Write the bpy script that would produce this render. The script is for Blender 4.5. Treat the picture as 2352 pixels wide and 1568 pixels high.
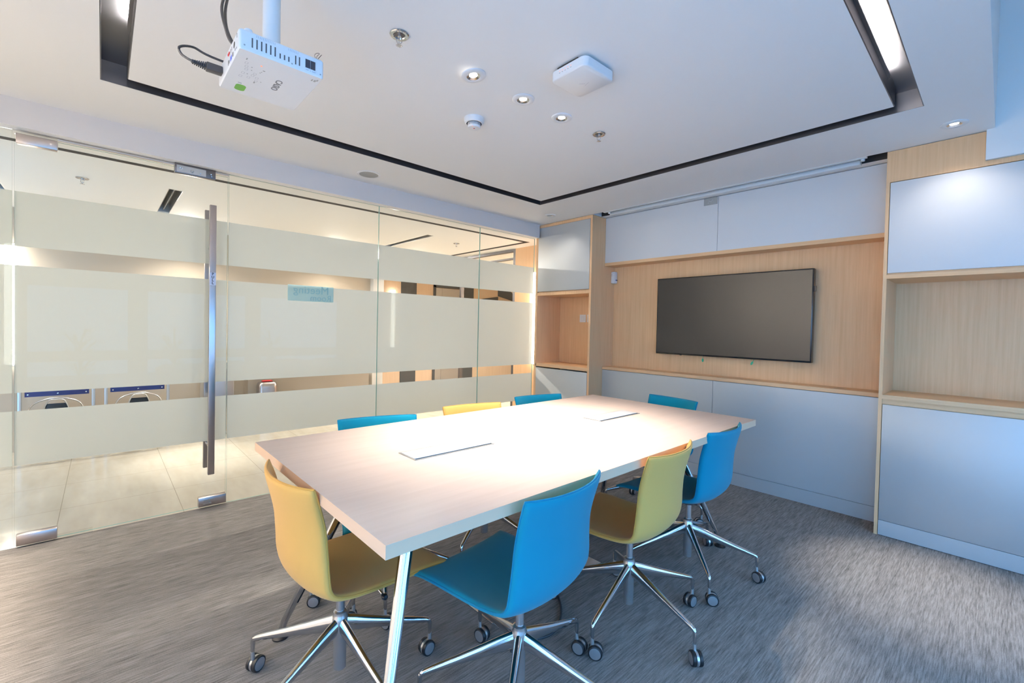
import bpy, bmesh, math, random
from mathutils import Vector, Matrix
random.seed(7)
PI = math.pi
for o in list(bpy.data.objects): bpy.data.objects.remove(o)
SC = bpy.context.scene
COL = SC.collection

# ------------------------------------------------------------------ camera
YAW, PITCH, ROLL, FPX = 0.830624, -0.0193558, 0.0213802, 1030.27
cd = bpy.data.cameras.new('camera')
cam = bpy.data.objects.new('camera', cd); COL.objects.link(cam)
cd.sensor_fit = 'HORIZONTAL'; cd.sensor_width = 36.0
cd.lens = FPX / 2352.0 * 36.0
cd.shift_x = 0.0; cd.shift_y = -13.57 / 2352.0
cd.clip_start = 0.02; cd.clip_end = 100
f = Vector((-math.sin(YAW) * math.cos(PITCH), math.cos(YAW) * math.cos(PITCH), math.sin(PITCH)))
r = Vector((math.cos(YAW), math.sin(YAW), 0)); u = r.cross(f)
r2 = math.cos(ROLL) * r + math.sin(ROLL) * u
u2 = -math.sin(ROLL) * r + math.cos(ROLL) * u
M = Matrix((r2, u2, -f)).transposed().to_4x4(); M.translation = Vector((0, 0, 1.26))
cam.matrix_world = M
SC.camera = cam

# ------------------------------------------------------------------ look
vs = SC.view_settings
vs.view_transform = 'Standard'; vs.look = 'None'; vs.gamma = 1.0; vs.use_curve_mapping = False
vs.exposure = 0.38
cy = SC.cycles
cy.max_bounces = 10; cy.diffuse_bounces = 5; cy.glossy_bounces = 5
cy.transmission_bounces = 8; cy.transparent_max_bounces = 12
cy.caustics_reflective = False; cy.caustics_refractive = False
cy.sample_clamp_indirect = 6.0; cy.sample_clamp_direct = 0.0
cy.use_denoising = True

# ------------------------------------------------------------------ daylight
DAY = (0.21, 0.53, 1.0)
DAY_STRENGTH = 5.7
W = bpy.data.worlds.new('sky'); SC.world = W; W.use_nodes = True
wn = W.node_tree; wn.nodes.clear()
wo = wn.nodes.new('ShaderNodeOutputWorld'); wb = wn.nodes.new('ShaderNodeBackground')
wb.inputs[0].default_value = (*DAY, 1); wb.inputs[1].default_value = DAY_STRENGTH
wn.links.new(wb.outputs[0], wo.inputs[0])

WX = 1.25      # window wall plane
def portal(loc, rot, sx, sy):
    l = bpy.data.lights.new('sky_portal', 'AREA'); l.shape = 'RECTANGLE'; l.size = sx; l.size_y = sy
    l.cycles.is_portal = True
    o = bpy.data.objects.new('sky_portal', l); COL.objects.link(o); o.location = loc; o.rotation_euler = rot
portal((WX + 0.14, 1.35, .90), (0, PI / 2, 0), 1.65, 4.3)
portal((.30, -1.12, 1.15), (PI / 2, 0, PI), 1.7, 2.2)

# lamp strengths (the lamps themselves are built with their fixtures below)
P_SPOT, P_WASH, P_CORR, P_FILL = 120.0, 13.0, 118.0, 860.0
WARM = (1.0, 0.85, 0.69)
WHITE = (1.0, 0.92, 0.82)

# ================================================================== materials
MAT = {}
def mat(name, color=(.8, .8, .8), rough=.5, metal=0.0, spec=.5, emit=None, es=0, coat=0, sheen=0):
    m = bpy.data.materials.new(name); m.use_nodes = True
    b = m.node_tree.nodes['Principled BSDF']
    b.inputs['Base Color'].default_value = (*color, 1); b.inputs['Roughness'].default_value = rough
    b.inputs['Metallic'].default_value = metal; b.inputs['Specular IOR Level'].default_value = spec
    b.inputs['Coat Weight'].default_value = coat; b.inputs['Sheen Weight'].default_value = sheen
    if emit: b.inputs['Emission Color'].default_value = (*emit, 1); b.inputs['Emission Strength'].default_value = es
    MAT[name] = m; return m
def tex(m, scale, c1, c2, detail=4, rough=.6, nscale=1.0, bump=0.0, lo=.3, hi=.7, dist=.002):
    nt = m.node_tree; b = nt.nodes['Principled BSDF']
    tc = nt.nodes.new('ShaderNodeTexCoord'); mp = nt.nodes.new('ShaderNodeMapping')
    mp.inputs['Scale'].default_value = scale
    n = nt.nodes.new('ShaderNodeTexNoise'); n.inputs['Scale'].default_value = nscale
    n.inputs['Detail'].default_value = detail; n.inputs['Roughness'].default_value = rough
    cr = nt.nodes.new('ShaderNodeValToRGB')
    cr.color_ramp.elements[0].position = lo; cr.color_ramp.elements[1].position = hi
    cr.color_ramp.elements[0].color = (*c1, 1); cr.color_ramp.elements[1].color = (*c2, 1)
    g = nt.nodes.new('ShaderNodeNewGeometry')
    nt.links.new(g.outputs['Position'], mp.inputs[0]); nt.links.new(mp.outputs[0], n.inputs['Vector'])
    nt.links.new(n.outputs['Fac'], cr.inputs[0]); nt.links.new(cr.outputs[0], b.inputs['Base Color'])
    if bump:
        bp = nt.nodes.new('ShaderNodeBump'); bp.inputs['Strength'].default_value = bump; bp.inputs['Distance'].default_value = dist
        nt.links.new(n.outputs['Fac'], bp.inputs['Height']); nt.links.new(bp.outputs[0], b.inputs['Normal'])
    return n, cr, b
mat('ceiling_paint', (.86, .85, .84), .8, spec=.2)
mat('bulkhead_paint', (.70, .67, .66), .8, spec=.2)
mat('corridor_ceiling_paint', (.90, .89, .86), .8, spec=.2)
m = mat('oak', rough=.45, spec=.3); tex(m, (70, 70, 2.2), (.73, .445, .24), (.82, .53, .30), 5, .65, 1, .15)
m = mat('oak_lying', rough=.45, spec=.3); tex(m, (2.2, 70, 70), (.73, .445, .24), (.82, .53, .30), 5, .65, 1, .15)
m = mat('oak_pale', rough=.5, spec=.3); tex(m, (60, 60, 2), (.58, .42, .29), (.66, .50, .36), 5, .65, 1)
m = mat('panel_silver', (.53, .55, .56), .47, .45, .45)
m = mat('panel_upper', (.70, .70, .71), .6, .1, .3)
mat('dark_gap', (.02, .018, .018), .7)
mat('groove_metal', (.17, .165, .175), .38, .9)
mat('steel_brushed', (.52, .47, .46), .30, 1.0)
mat('steel_pale', (.60, .60, .60), .35, .9)
mat('aluminium_lid', (.74, .75, .77), .42, .35)
mat('chrome', (.62, .63, .65), .12, 1.0)
mat('chrome_dull', (.64, .63, .63), .26, .9)
mat('black_plastic', (.012, .012, .014), .35)
mat('black_rubber', (.01, .01, .012), .45)
mat('caster_disc', (.42, .42, .43), .40, .7)
mat('cable_black', (.035, .035, .04), .5)
mat('white_plastic', (.78, .78, .79), .4)
mat('white_satin', (.72, .74, .75), .45)
mat('grey_print', (.18, .18, .19), .5)
mat('pale_print', (.42, .42, .47), .5)
mat('green_print', (.13, .36, .06), .5)
mat('green_tab', (.0, .30, .17), .5)
mat('blue_mark', (.02, .08, .6), .4)
mat('red_led', (1, .15, .05), .4, emit=(1, .2, .08), es=1.5)
mat('lamp_glass', (1, 1, 1), .4, emit=WHITE, es=14)
mat('lamp_off', (.35, .36, .36), .3)
mat('sconce_glass', (1, 1, 1), .4, emit=(1, .95, .86), es=10)
mat('led_strip', (1, 1, 1), .4, emit=(1, .97, .93), es=420)
mat('lens_glass', (.02, .03, .05), .08)
mat('screen', (.017, .016, .016), .34, spec=.45)
mat('tv_frame', (.01, .01, .011), .2)
mat('grey_mesh', (.36, .36, .35), .7)
mat('grey_wall_panel', (.075, .08, .085), .35)
mat('cream_wall', (.56, .48, .38), .6)
mat('beige_wall', (.42, .355, .285), .6)
mat('white_wall', (.72, .72, .70), .7)
mat('blue_board', (.025, .04, .19), .3)
mat('red_card', (.5, .02, .02), .5)
mat('sticker', (.48, .55, .72), .5)
mat('ink', (.02, .02, .02), .5)
mat('window_frame', (.35, .36, .38), .4)
mat('leaf', (.05, .16, .03), .5)
mat('bark', (.12, .08, .05), .8)
mat('outside_paving', (.30, .33, .36), .8)

def fabric(name, c):
    m = mat(name, c, .85, spec=.15, sheen=.15)
    nt = m.node_tree; b = nt.nodes['Principled BSDF']
    tc = nt.nodes.new('ShaderNodeTexCoord'); n = nt.nodes.new('ShaderNodeTexNoise'); n.inputs['Scale'].default_value = 900; n.inputs['Detail'].default_value = 2
    bp = nt.nodes.new('ShaderNodeBump'); bp.inputs['Strength'].default_value = .25; bp.inputs['Distance'].default_value = .0006
    nt.links.new(tc.outputs['Object'], n.inputs['Vector']); nt.links.new(n.outputs['Fac'], bp.inputs['Height']); nt.links.new(bp.outputs[0], b.inputs['Normal'])
    return m
fabric('fabric_blue', (.0, .215, .32)); fabric('piping_blue', (.0, .175, .30))
fabric('fabric_yellow', (.66, .37, .095)); fabric('piping_yellow', (.54, .285, .06))

# table top: pale maple laminate, grain running along the table
m = mat('maple', rough=.38, spec=.35)
tex(m, (38, 2.0, 38), (.66, .51, .425), (.70, .55, .465), 6, .6, 1, 0, .35, .65)
mat('maple_edge', (.74, .49, .32), .5)

# carpet: ribbed grey-taupe pile running along the room, tile-wise tone changes
m = mat('carpet', rough=.95, spec=.05)
nt = m.node_tree; b = nt.nodes['Principled BSDF']
g = nt.nodes.new('ShaderNodeNewGeometry')
def mapping(scale):
    mp = nt.nodes.new('ShaderNodeMapping'); mp.inputs['Scale'].default_value = scale
    nt.links.new(g.outputs['Position'], mp.inputs[0]); return mp
def noise(mp, sc, det, ro):
    n = nt.nodes.new('ShaderNodeTexNoise'); n.inputs['Scale'].default_value = sc; n.inputs['Detail'].default_value = det; n.inputs['Roughness'].default_value = ro
    nt.links.new(mp.outputs[0], n.inputs['Vector']); return n
n1 = noise(mapping((170, 9, 1)), 1, 4, .7)
n2 = noise(mapping((260, 260, 1)), 1, 2, .6)
n3 = noise(mapping((30, 2.2, 1)), 1, 2, .5)
mx = nt.nodes.new('ShaderNodeMath'); mx.operation = 'MULTIPLY_ADD'; mx.inputs[1].default_value = .30
nt.links.new(n2.outputs['Fac'], mx.inputs[0]); nt.links.new(n1.outputs['Fac'], mx.inputs[2])
mx2 = nt.nodes.new('ShaderNodeMath'); mx2.operation = 'MULTIPLY_ADD'; mx2.inputs[1].default_value = .25
nt.links.new(n3.outputs['Fac'], mx2.inputs[0]); nt.links.new(mx.outputs[0], mx2.inputs[2])
cr = nt.nodes.new('ShaderNodeValToRGB')
cr.color_ramp.elements[0].position = .50; cr.color_ramp.elements[0].color = (.085, .077, .071, 1)
cr.color_ramp.elements[1].position = .92; cr.color_ramp.elements[1].color = (.33, .305, .285, 1)
nt.links.new(mx2.outputs[0], cr.inputs[0]); nt.links.new(cr.outputs[0], b.inputs['Base Color'])
bp = nt.nodes.new('ShaderNodeBump'); bp.inputs['Strength'].default_value = .5; bp.inputs['Distance'].default_value = .002
nt.links.new(mx.outputs[0], bp.inputs['Height']); nt.links.new(bp.outputs[0], b.inputs['Normal'])

# polished cream stone tiles of the corridor
m = mat('stone_tiles', rough=.16, spec=.4)
nt = m.node_tree; b = nt.nodes['Principled BSDF']
g = nt.nodes.new('ShaderNodeNewGeometry')
n = noise(mapping((2.5, 9, 1)), 1, 6, .6)
cr = nt.nodes.new('ShaderNodeValToRGB'); cr.color_ramp.elements[0].position = .3; cr.color_ramp.elements[1].position = .7
cr.color_ramp.elements[0].color = (.46, .42, .345, 1); cr.color_ramp.elements[1].color = (.54, .505, .43, 1)
br = nt.nodes.new('ShaderNodeTexBrick'); br.offset = 0; br.inputs['Scale'].default_value = 1
br.inputs['Brick Width'].default_value = .6; br.inputs['Row Height'].default_value = .6; br.inputs['Mortar Size'].default_value = .0018
br.inputs['Mortar'].default_value = (.30, .27, .22, 1)
mp = nt.nodes.new('ShaderNodeMapping'); mp.inputs['Location'].default_value = (.54, .2, 0)
nt.links.new(g.outputs['Position'], mp.inputs[0]); nt.links.new(mp.outputs[0], br.inputs['Vector'])
nt.links.new(n.outputs['Fac'], cr.inputs[0]); nt.links.new(cr.outputs[0], br.inputs['Color1']); nt.links.new(cr.outputs[0], br.inputs['Color2'])
nt.links.new(br.outputs['Color'], b.inputs['Base Color'])

# clear glass: thin pane, mirror reflection by angle, the rest passes straight through
def glass(name, tint=(.98, .99, .985), refl=.25):
    m = bpy.data.materials.new(name); m.use_nodes = True; nt = m.node_tree; nt.nodes.clear()
    o = nt.nodes.new('ShaderNodeOutputMaterial'); t = nt.nodes.new('ShaderNodeBsdfTransparent'); t.inputs[0].default_value = (*tint, 1)
    gl = nt.nodes.new('ShaderNodeBsdfGlossy'); gl.inputs['Roughness'].default_value = 0.0; gl.inputs[0].default_value = (refl, refl, refl, 1)
    fr = nt.nodes.new('ShaderNodeFresnel'); fr.inputs[0].default_value = 1.45
    ge = nt.nodes.new('ShaderNodeNewGeometry'); k1 = nt.nodes.new('ShaderNodeMath'); k1.operation = 'SUBTRACT'; k1.inputs[0].default_value = 1
    k2 = nt.nodes.new('ShaderNodeMath'); k2.operation = 'MULTIPLY'; nt.links.new(ge.outputs['Backfacing'], k1.inputs[1]); nt.links.new(k1.outputs[0], k2.inputs[0]); nt.links.new(fr.outputs[0], k2.inputs[1])
    mx = nt.nodes.new('ShaderNodeMixShader'); nt.links.new(k2.outputs[0], mx.inputs[0]); nt.links.new(t.outputs[0], mx.inputs[1]); nt.links.new(gl.outputs[0], mx.inputs[2])
    nt.links.new(mx.outputs[0], o.inputs[0]); MAT[name] = m; return m
glass('glass')
glass('window_glass', (.95, .98, 1.0))
mat('glass_edge', (.20, .42, .38), .15, spec=.6)
def frost(name, col, thru):
    m = bpy.data.materials.new(name); m.use_nodes = True; nt = m.node_tree; nt.nodes.clear()
    o = nt.nodes.new('ShaderNodeOutputMaterial')
    tr = nt.nodes.new('ShaderNodeBsdfTranslucent'); tr.inputs[0].default_value = (*col, 1)
    df = nt.nodes.new('ShaderNodeBsdfDiffuse'); df.inputs[0].default_value = (*col, 1)
    tp = nt.nodes.new('ShaderNodeBsdfTransparent'); tp.inputs[0].default_value = (.96, .98, .96, 1)
    a = nt.nodes.new('ShaderNodeMixShader'); a.inputs[0].default_value = .45
    nt.links.new(tr.outputs[0], a.inputs[1]); nt.links.new(df.outputs[0], a.inputs[2])
    c = nt.nodes.new('ShaderNodeMixShader'); c.inputs[0].default_value = thru
    nt.links.new(a.outputs[0], c.inputs[1]); nt.links.new(tp.outputs[0], c.inputs[2]); nt.links.new(c.outputs[0], o.inputs[0])
    MAT[name] = m; return m
frost('frost_film', (.78, .775, .72), .14)
frost('sign_plate', (.74, .88, .85), .10); frost('sign_letters', (.50, .74, .77), .05)

# ================================================================== mesh helpers
def link(name, me, mats=None, parent=None, loc=None, rot=None, smooth=False):
    if mats is not None:
        for mm in (mats if isinstance(mats, (list, tuple)) else [mats]): me.materials.append(MAT[mm])
    if smooth:
        for p in me.polygons: p.use_smooth = True
    o = bpy.data.objects.new(name, me); COL.objects.link(o)
    if parent: o.parent = parent
    if loc is not None: o.location = loc
    if rot is not None: o.rotation_euler = rot
    return o
class B:
    """collects boxes, tubes, lathes and prisms into one mesh"""
    def __init__(s): s.v = []; s.f = []; s.m = []; s.sm = []
    def add(s, vs, fs, mi=0, smooth=False):
        o = len(s.v); s.v += [tuple(v) for v in vs]; s.f += [tuple(i + o for i in q) for q in fs]
        s.m += [mi] * len(fs); s.sm += [smooth] * len(fs); return s
    def box(s, a, b, mi=0, bev=0):
        (x0, y0, z0), (x1, y1, z1) = a, b
        if bev:
            bm = bmesh.new(); bmesh.ops.create_cube(bm, size=1)
            for v in bm.verts: v.co = Vector(((x0 + x1) / 2 + v.co.x * (x1 - x0), (y0 + y1) / 2 + v.co.y * (y1 - y0), (z0 + z1) / 2 + v.co.z * (z1 - z0)))
            bmesh.ops.bevel(bm, geom=list(bm.edges), offset=bev, segments=2, profile=.5, affect='EDGES')
            bm.verts.index_update(); s.add([v.co[:] for v in bm.verts], [[v.index for v in q.verts] for q in bm.faces], mi, False); bm.free(); return s
        v = [(x0, y0, z0), (x1, y0, z0), (x1, y1, z0), (x0, y1, z0), (x0, y0, z1), (x1, y0, z1), (x1, y1, z1), (x0, y1, z1)]
        return s.add(v, [(0, 3, 2, 1), (4, 5, 6, 7), (0, 1, 5, 4), (1, 2, 6, 5), (2, 3, 7, 6), (3, 0, 4, 7)], mi)
    def sweep(s, pts, rads, n=12, mi=0, up=Vector((0, 0, 1)), caps=True):
        """rads: list of (horizontal, vertical) half sizes along pts"""
        pts = [Vector(p) for p in pts]; V = []; F = []
        for i, p in enumerate(pts):
            t = (pts[min(i + 1, len(pts) - 1)] - pts[max(i - 1, 0)]).normalized()
            uu = up if abs(t.dot(up)) < .98 else Vector((1, 0, 0))
            a = t.cross(uu).normalized(); c = a.cross(t).normalized()
            rr = rads[i] if isinstance(rads, list) else rads
            if not isinstance(rr, tuple): rr = (rr, rr)
            for k in range(n):
                an = 2 * PI * k / n; V.append(p + a * rr[0] * math.cos(an) + c * rr[1] * math.sin(an))
        for i in range(len(pts) - 1):
            for k in range(n): F.append((i * n + k, i * n + (k + 1) % n, (i + 1) * n + (k + 1) % n, (i + 1) * n + k))
        if caps: F.append(tuple(range(n - 1, -1, -1))); F.append(tuple((len(pts) - 1) * n + k for k in range(n)))
        return s.add(V, F, mi, True)
    def cyl(s, a, b, r0, r1=None, n=20, mi=0):
        return s.sweep([a, b], [r0, r1 if r1 is not None else r0], n, mi)
    def lathe(s, prof, n=32, mi=0, axis='z', org=(0, 0, 0), smooth=True, mis=None):
        V = []; F = []; 
        for (r_, z_) in prof:
            for k in range(n):
                an = 2 * PI * k / n; c_, s_ = r_ * math.cos(an), r_ * math.sin(an)
                q = {'z': (c_, s_, z_), 'y': (c_, z_, s_), 'x': (z_, c_, s_)}[axis]
                V.append((q[0] + org[0], q[1] + org[1], q[2] + org[2]))
        for i in range(len(prof) - 1):
            fs = [(i * n + k, i * n + (k + 1) % n, (i + 1) * n + (k + 1) % n, (i + 1) * n + k) for k in range(n)]
            F.append((fs, mis[i] if mis else mi))
        o = len(s.v); s.v += V
        for fs, mm in F:
            s.f += [tuple(i + o for i in q) for q in fs]; s.m += [mm] * len(fs); s.sm += [smooth] * len(fs)
        return s
    def quad(s, pts, mi=0): return s.add(pts, [tuple(range(len(pts)))], mi)
    def prism(s, poly, z0, z1, mi=0):
        n = len(poly); V = [(x, y, z0) for x, y in poly] + [(x, y, z1) for x, y in poly]
        return s.add(V, [tuple(range(n - 1, -1, -1)), tuple(range(n, 2 * n))] + [(i, (i + 1) % n, (i + 1) % n + n, i + n) for i in range(n)], mi)
    def build(s, name, mats, parent=None, loc=None, rot=None):
        me = bpy.data.meshes.new(name); me.from_pydata(s.v, [], s.f)
        for mm in (mats if isinstance(mats, (list, tuple)) else [mats]): me.materials.append(MAT[mm])
        for p, mi, sm in zip(me.polygons, s.m, s.sm): p.material_index = mi; p.use_smooth = sm
        me.update()
        bm = bmesh.new(); bm.from_mesh(me); bmesh.ops.recalc_face_normals(bm, faces=bm.faces); bm.to_mesh(me); bm.free()
        try: me.set_sharp_from_angle(angle=math.radians(40))
        except Exception: pass
        return link(name, me, None, parent, loc, rot)
def tag(o, label=None, cat=None, group=None, kind=None):
    if label: o['label'] = label
    if cat: o['category'] = cat
    if group: o['group'] = group
    if kind: o['kind'] = kind
    return o
def thing(name, label, cat, loc=(0, 0, 0), rz=0, group=None):
    o = bpy.data.objects.new(name, None); COL.objects.link(o); o.location = loc; o.rotation_euler = (0, 0, rz)
    o.empty_display_size = .05
    return tag(o, label, cat, group)
def struct(o): o['kind'] = 'structure'; return o
def bx(name, a, b, m, parent=None, bev=0): return B().box(a, b, 0, bev).build(name, m, parent)
def copy_tree(o, parent=None):
    c = o.copy(); COL.objects.link(c); c.parent = parent
    for ch in o.children: copy_tree(ch, c)
    return c
def text(name, s, size, mtl, right, up, pos, parent=None, ext=.0004, align='CENTER', spacing=1.0, flip=False, bold=0):
    cu = bpy.data.curves.new(name, 'FONT'); cu.body = s; cu.size = size; cu.extrude = ext; cu.align_x = align; cu.align_y = 'CENTER'
    cu.space_line = spacing; cu.offset = bold; cu.resolution_u = 3
    to = bpy.data.objects.new('tmp', cu); COL.objects.link(to)
    dg = bpy.context.evaluated_depsgraph_get(); me = bpy.data.meshes.new_from_object(to.evaluated_get(dg))
    bpy.data.objects.remove(to)
    right = Vector(right).normalized(); up = Vector(up).normalized(); nn = right.cross(up)
    mm = Matrix((right, up, nn)).transposed().to_4x4(); mm.translation = Vector(pos)
    me.transform(mm); me.materials.clear()
    return link(name, me, mtl, parent)

# ================================================================== room dimensions
GX = -3.595          # glass wall
CY = 3.617           # cabinet fronts
PY = 3.833           # recessed panels
BY = 4.03            # back of the niches
ZC = 2.403           # ceiling
XS, XR = -2.80, -.520
CZ = 2.262           # corridor ceiling

# ------------------------------------------------------------------ setting
struct(bx('floor', (GX, -.95, -.06), (WX + .15, 4.2, 0), 'carpet'))
struct(bx('floor', (-8.4, -2.0, -.06), (GX - .002, 9.5, -.001), 'stone_tiles'))
# ceiling: outer frame and centre panel with the metal light slot between them
ox0, ox1, oy0, oy1 = -2.955, -.298, -.012, 3.020
ix0, ix1, iy0, iy1 = -2.853, -.403, .088, 2.925
EX = -.064; T = ZC + .11
c = B()
c.box((-3.52, -.95, ZC), (ox0, 3.622, T)); c.box((ox1, -.95, ZC), (EX, 3.622, T))
c.box((ox0, -.95, ZC), (ox1, oy0, T)); c.box((ox0, oy1, ZC), (ox1, 3.622, T))
c.box((ix0, iy0, ZC), (ix1, iy1, T))
c.box((XS, 3.765, ZC), (XR, 4.06, T))
c.box((-3.8, -1.0, T), (EX, 4.1, T + .05))
c.box((GX - .03, 3.622, ZC), (XS, 4.06, T)); c.box((XR, 3.622, ZC), (EX, 4.06, T))
struct(c.build('ceiling', 'ceiling_paint'))
struct(bx('ceiling', (EX, -.95, 3.25), (WX + .15, 4.1, 3.3), 'ceiling_paint'))   # raised pocket by the windows
struct(bx('trim_1', (EX - .03, -.95, ZC + .001), (EX + .002, 3.598, 3.25), 'ceiling_paint'))
struct(bx('wall_far', (EX - .03, 3.598, 2.238), (WX + .15, 3.614, 3.25), 'ceiling_paint'))
# metal lining of the slot
g = B(); e = .004; zt = ZC + .098
def ring(x0, x1, y0, y1, sgn):
    g.box((x0 - e * (sgn < 0), y0, ZC + .0005), (x0 + e * (sgn > 0), y1, zt)); g.box((x1 - e * (sgn > 0), y0, ZC + .0005), (x1 + e * (sgn < 0), y1, zt))
    g.box((x0, y0 - e * (sgn < 0), ZC + .0005), (x1, y0 + e * (sgn > 0), zt)); g.box((x0, y1 - e * (sgn > 0), ZC + .0005), (x1, y1 + e * (sgn < 0), zt))
ring(ox0, ox1, oy0, oy1, 1); ring(ix0, ix1, iy0, iy1, -1)
for a, b_ in (((ox0, oy0), (ix0, oy1)), ((ix1, oy0), (ox1, oy1)), ((ix0, oy0), (ix1, iy0)), ((ix0, iy1), (ix1, oy1))):
    g.box((a[0], a[1], zt), (b_[0], b_[1], zt + .006))
struct(g.build('trim_2', 'groove_metal'))
# lit strips inside the slot
def led(a, b_, up, label):
    o = thing('light_strip', label, 'light strip', (0, 0, 0), 0, 'light strips hidden in the ceiling slot')
    B().box(a, b_).build('profile', 'groove_metal', o)
    B().box((a[0] + .001, a[1] + .001, b_[2]), (b_[0] - .001, b_[1] - .001, b_[2] + .002)).build('diffuser', 'led_strip', o)
led((ix1 + .004, .10, ZC + .056), (ix1 + .016, 2.72, ZC + .062), 1, 'linear light hidden in the right-hand ceiling slot beside the window side')
led((-2.50, iy0 - .016, ZC + .056), (-.6, iy0 - .004, ZC + .062), 1, 'linear light hidden in the near ceiling slot beyond the projector')
# bulkhead over the glass wall
struct(bx('wall_left', (GX - .005, -1.6, 2.258), (-3.52, 3.60, T + .05), 'bulkhead_paint'))
struct(bx('trim_3', (GX - .03, -1.6, 2.2575), (-3.521, 3.60, 2.262), 'ceiling_paint'))
bw = B().box((-3.52, -1.05, 0), (-.52, -.95, 3.3)).box((-.52, -1.05, 0), (WX + .15, -.95, .06)).box((-.52, -1.05, 2.2), (WX + .15, -.95, 3.3)).box((1.10, -1.05, .06), (WX + .15, -.95, 2.2))
struct(bw.build('wall_back', 'white_wall'))
for wi, (a, b_) in enumerate(((-.52, .29), (.29, 1.10))):
    t = .03; fr = B().box((a, -1.02, .06), (a + t, -.97, 2.2)).box((b_ - t, -1.02, .06), (b_, -.97, 2.2)).box((a + t, -1.02, .06), (b_ - t, -.97, .09)).box((a + t, -1.02, 2.17), (b_ - t, -.97, 2.2))
    w = struct(fr.build('window_%d' % (11 + wi), 'window_frame')); bx('pane', (a + t, -.998, .09), (b_ - t, -.992, 2.17), 'window_glass', w)
struct(bx('wall_far', (GX - .10, BY + .02, 0), (WX + .15, BY + .08, 3.3), 'white_wall'))

# window wall on the right: sill, head, mullions and panes
wl = B(); wl.box((WX, -.95, 0), (WX + .12, 4.1, .06)); wl.box((WX, -.95, 1.70), (WX + .12, 4.1, 3.3))
wl.box((WX, -.95, .70), (WX + .12, 4.1, .775))
piers = [(-.95, -.75), (.30, .46), (1.78, 1.94), (3.30, 4.1)]
for a, b_ in piers: wl.box((WX, a, .06), (WX + .12, b_, 1.70))
struct(wl.build('wall_right', 'white_wall'))
n = 1
for i in range(3):
    y0, y1 = piers[i][1], piers[i + 1][0]
    for z0, z1 in ((.06, .70), (.775, 1.70)):
        fr = B(); t = .03
        fr.box((WX + .03, y0, z0), (WX + .08, y0 + t, z1)).box((WX + .03, y1 - t, z0), (WX + .08, y1, z1))
        fr.box((WX + .03, y0 + t, z0), (WX + .08, y1 - t, z0 + t)).box((WX + .03, y0 + t, z1 - t), (WX + .08, y1 - t, z1))
        w = struct(fr.build('window_%d' % n, 'window_frame')); n += 1
        bx('pane', (WX + .052, y0 + t, z0 + t), (WX + .058, y1 - t, z1 - t), 'window_glass', w)

# ------------------------------------------------------------------ glass wall and glass door
BANDS = [(1.639, 1.934), (.844, 1.536), (.447, .745)]
def pane(name, y0, y1, z0=0.004, z1=2.2565, child=True):
    p = B().box((GX - .005, y0 + .0015, z0), (GX + .005, y1 - .0015, z1), 0)
    p.m = [1, 1, 1, 0, 1, 0]
    p = p.build(name, ['glass', 'glass_edge']); struct(p)
    for a, b_ in BANDS:
        bx('frosted_band', (GX - .0062, y0 + .002, a), (GX - .0054, y1 - .002, b_), 'frost_film', p)
    return p
pane('window_7', -1.6, -.357)
door = pane('door_1', -.353, .631, .012, 2.236)
pane('window_8', .634, 1.728)
pane('window_9', 1.728, 2.816)
pane('window_10', 2.816, 3.598)
# door furniture
def patch(name, y0, y1, z0, z1, m='steel_brushed', x0=GX - .02, x1=GX + .024):
    return B().box((x0, y0, z0), (x1, y1, z1), 0, .002).build(name, m, door)
patch('patch_fitting', -.344, -.187, 2.186, 2.238); patch('patch_fitting', -.343, -.186, .012, .070); pf = patch('patch_fitting', .474, .630, .014, .074)
B().box((GX + .024, .500, .050), (GX + .026, .560, .056), 0).box((GX + .024, .500, .030), (GX + .0255, .545, .034), 0).lathe([(.0, .003), (.005, .003), (.005, 0)], 12, 0, 'x', (GX + .024, .535, .042)).build('lock_cylinder', 'chrome', pf)
o = B().box((GX + .006, -.186, .002), (GX + .012, -.040, .028)).build('floor_guard', 'glass', door)
lk = B().box((GX - .01, .335, 2.196), (GX + .03, .554, 2.2565), 0, .001).build('magnetic_lock', 'groove_metal', door)
B().box((GX + .03, .345, 2.202), (GX + .033, .500, 2.244), 0).build('lock_plate', 'steel_pale', lk)
bl = B()
for yy, zz, rr in ((.362, 2.228, .007), (.372, 2.224, .004), (.425, 2.218, .010), (.470, 2.216, .005), (.527, 2.222, .006), (.530, 2.208, .005)):
    bl.lathe([(0, .012), (rr * .7, .011), (rr, .004), (rr, 0)], 14, 0, 'x', (GX + .031, yy, zz))
bl.build('lock_bolt', 'chrome', lk)
B().box((GX - .008, -.187, 2.243), (GX + .016, .335, 2.250)).box((GX - .008, .554, 2.243), (GX + .016, .634, 2.250)).build('head_seal', 'steel_pale', door)
hd = B().box((-3.512, .512, .247), (-3.484, .549, 2.010), 0, .003).build('door_handle', 'steel_brushed', door)
for zz in (.42, 1.74): B().cyl((GX + .005, .530, zz), (-3.512, .530, zz), .009, n=12).build('handle_mount', 'steel_brushed', hd)
ho = B().box((-3.70, .512, .247), (-3.672, .549, 2.010), 0, .003).build('door_handle', 'steel_brushed', door)
for zz in (.42, 1.74): B().cyl((-3.672, .530, zz), (GX - .005, .530, zz), .009, n=12).build('handle_mount', 'steel_brushed', ho)
st = B().box((-3.4839, .5135, 1.490), (-3.4832, .5475, 1.572)).build('pull_sticker', 'sticker', hd)
st['label'] = 'pale blue sticker reading PULL in stacked letters'
for k, ch in enumerate('PULL'):
    text('letter', ch, .023, 'ink', (0, 1, 0), (0, 0, 1), (-3.4828, .5305, 1.5615 - k * .0195), door, bold=.0004)
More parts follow.
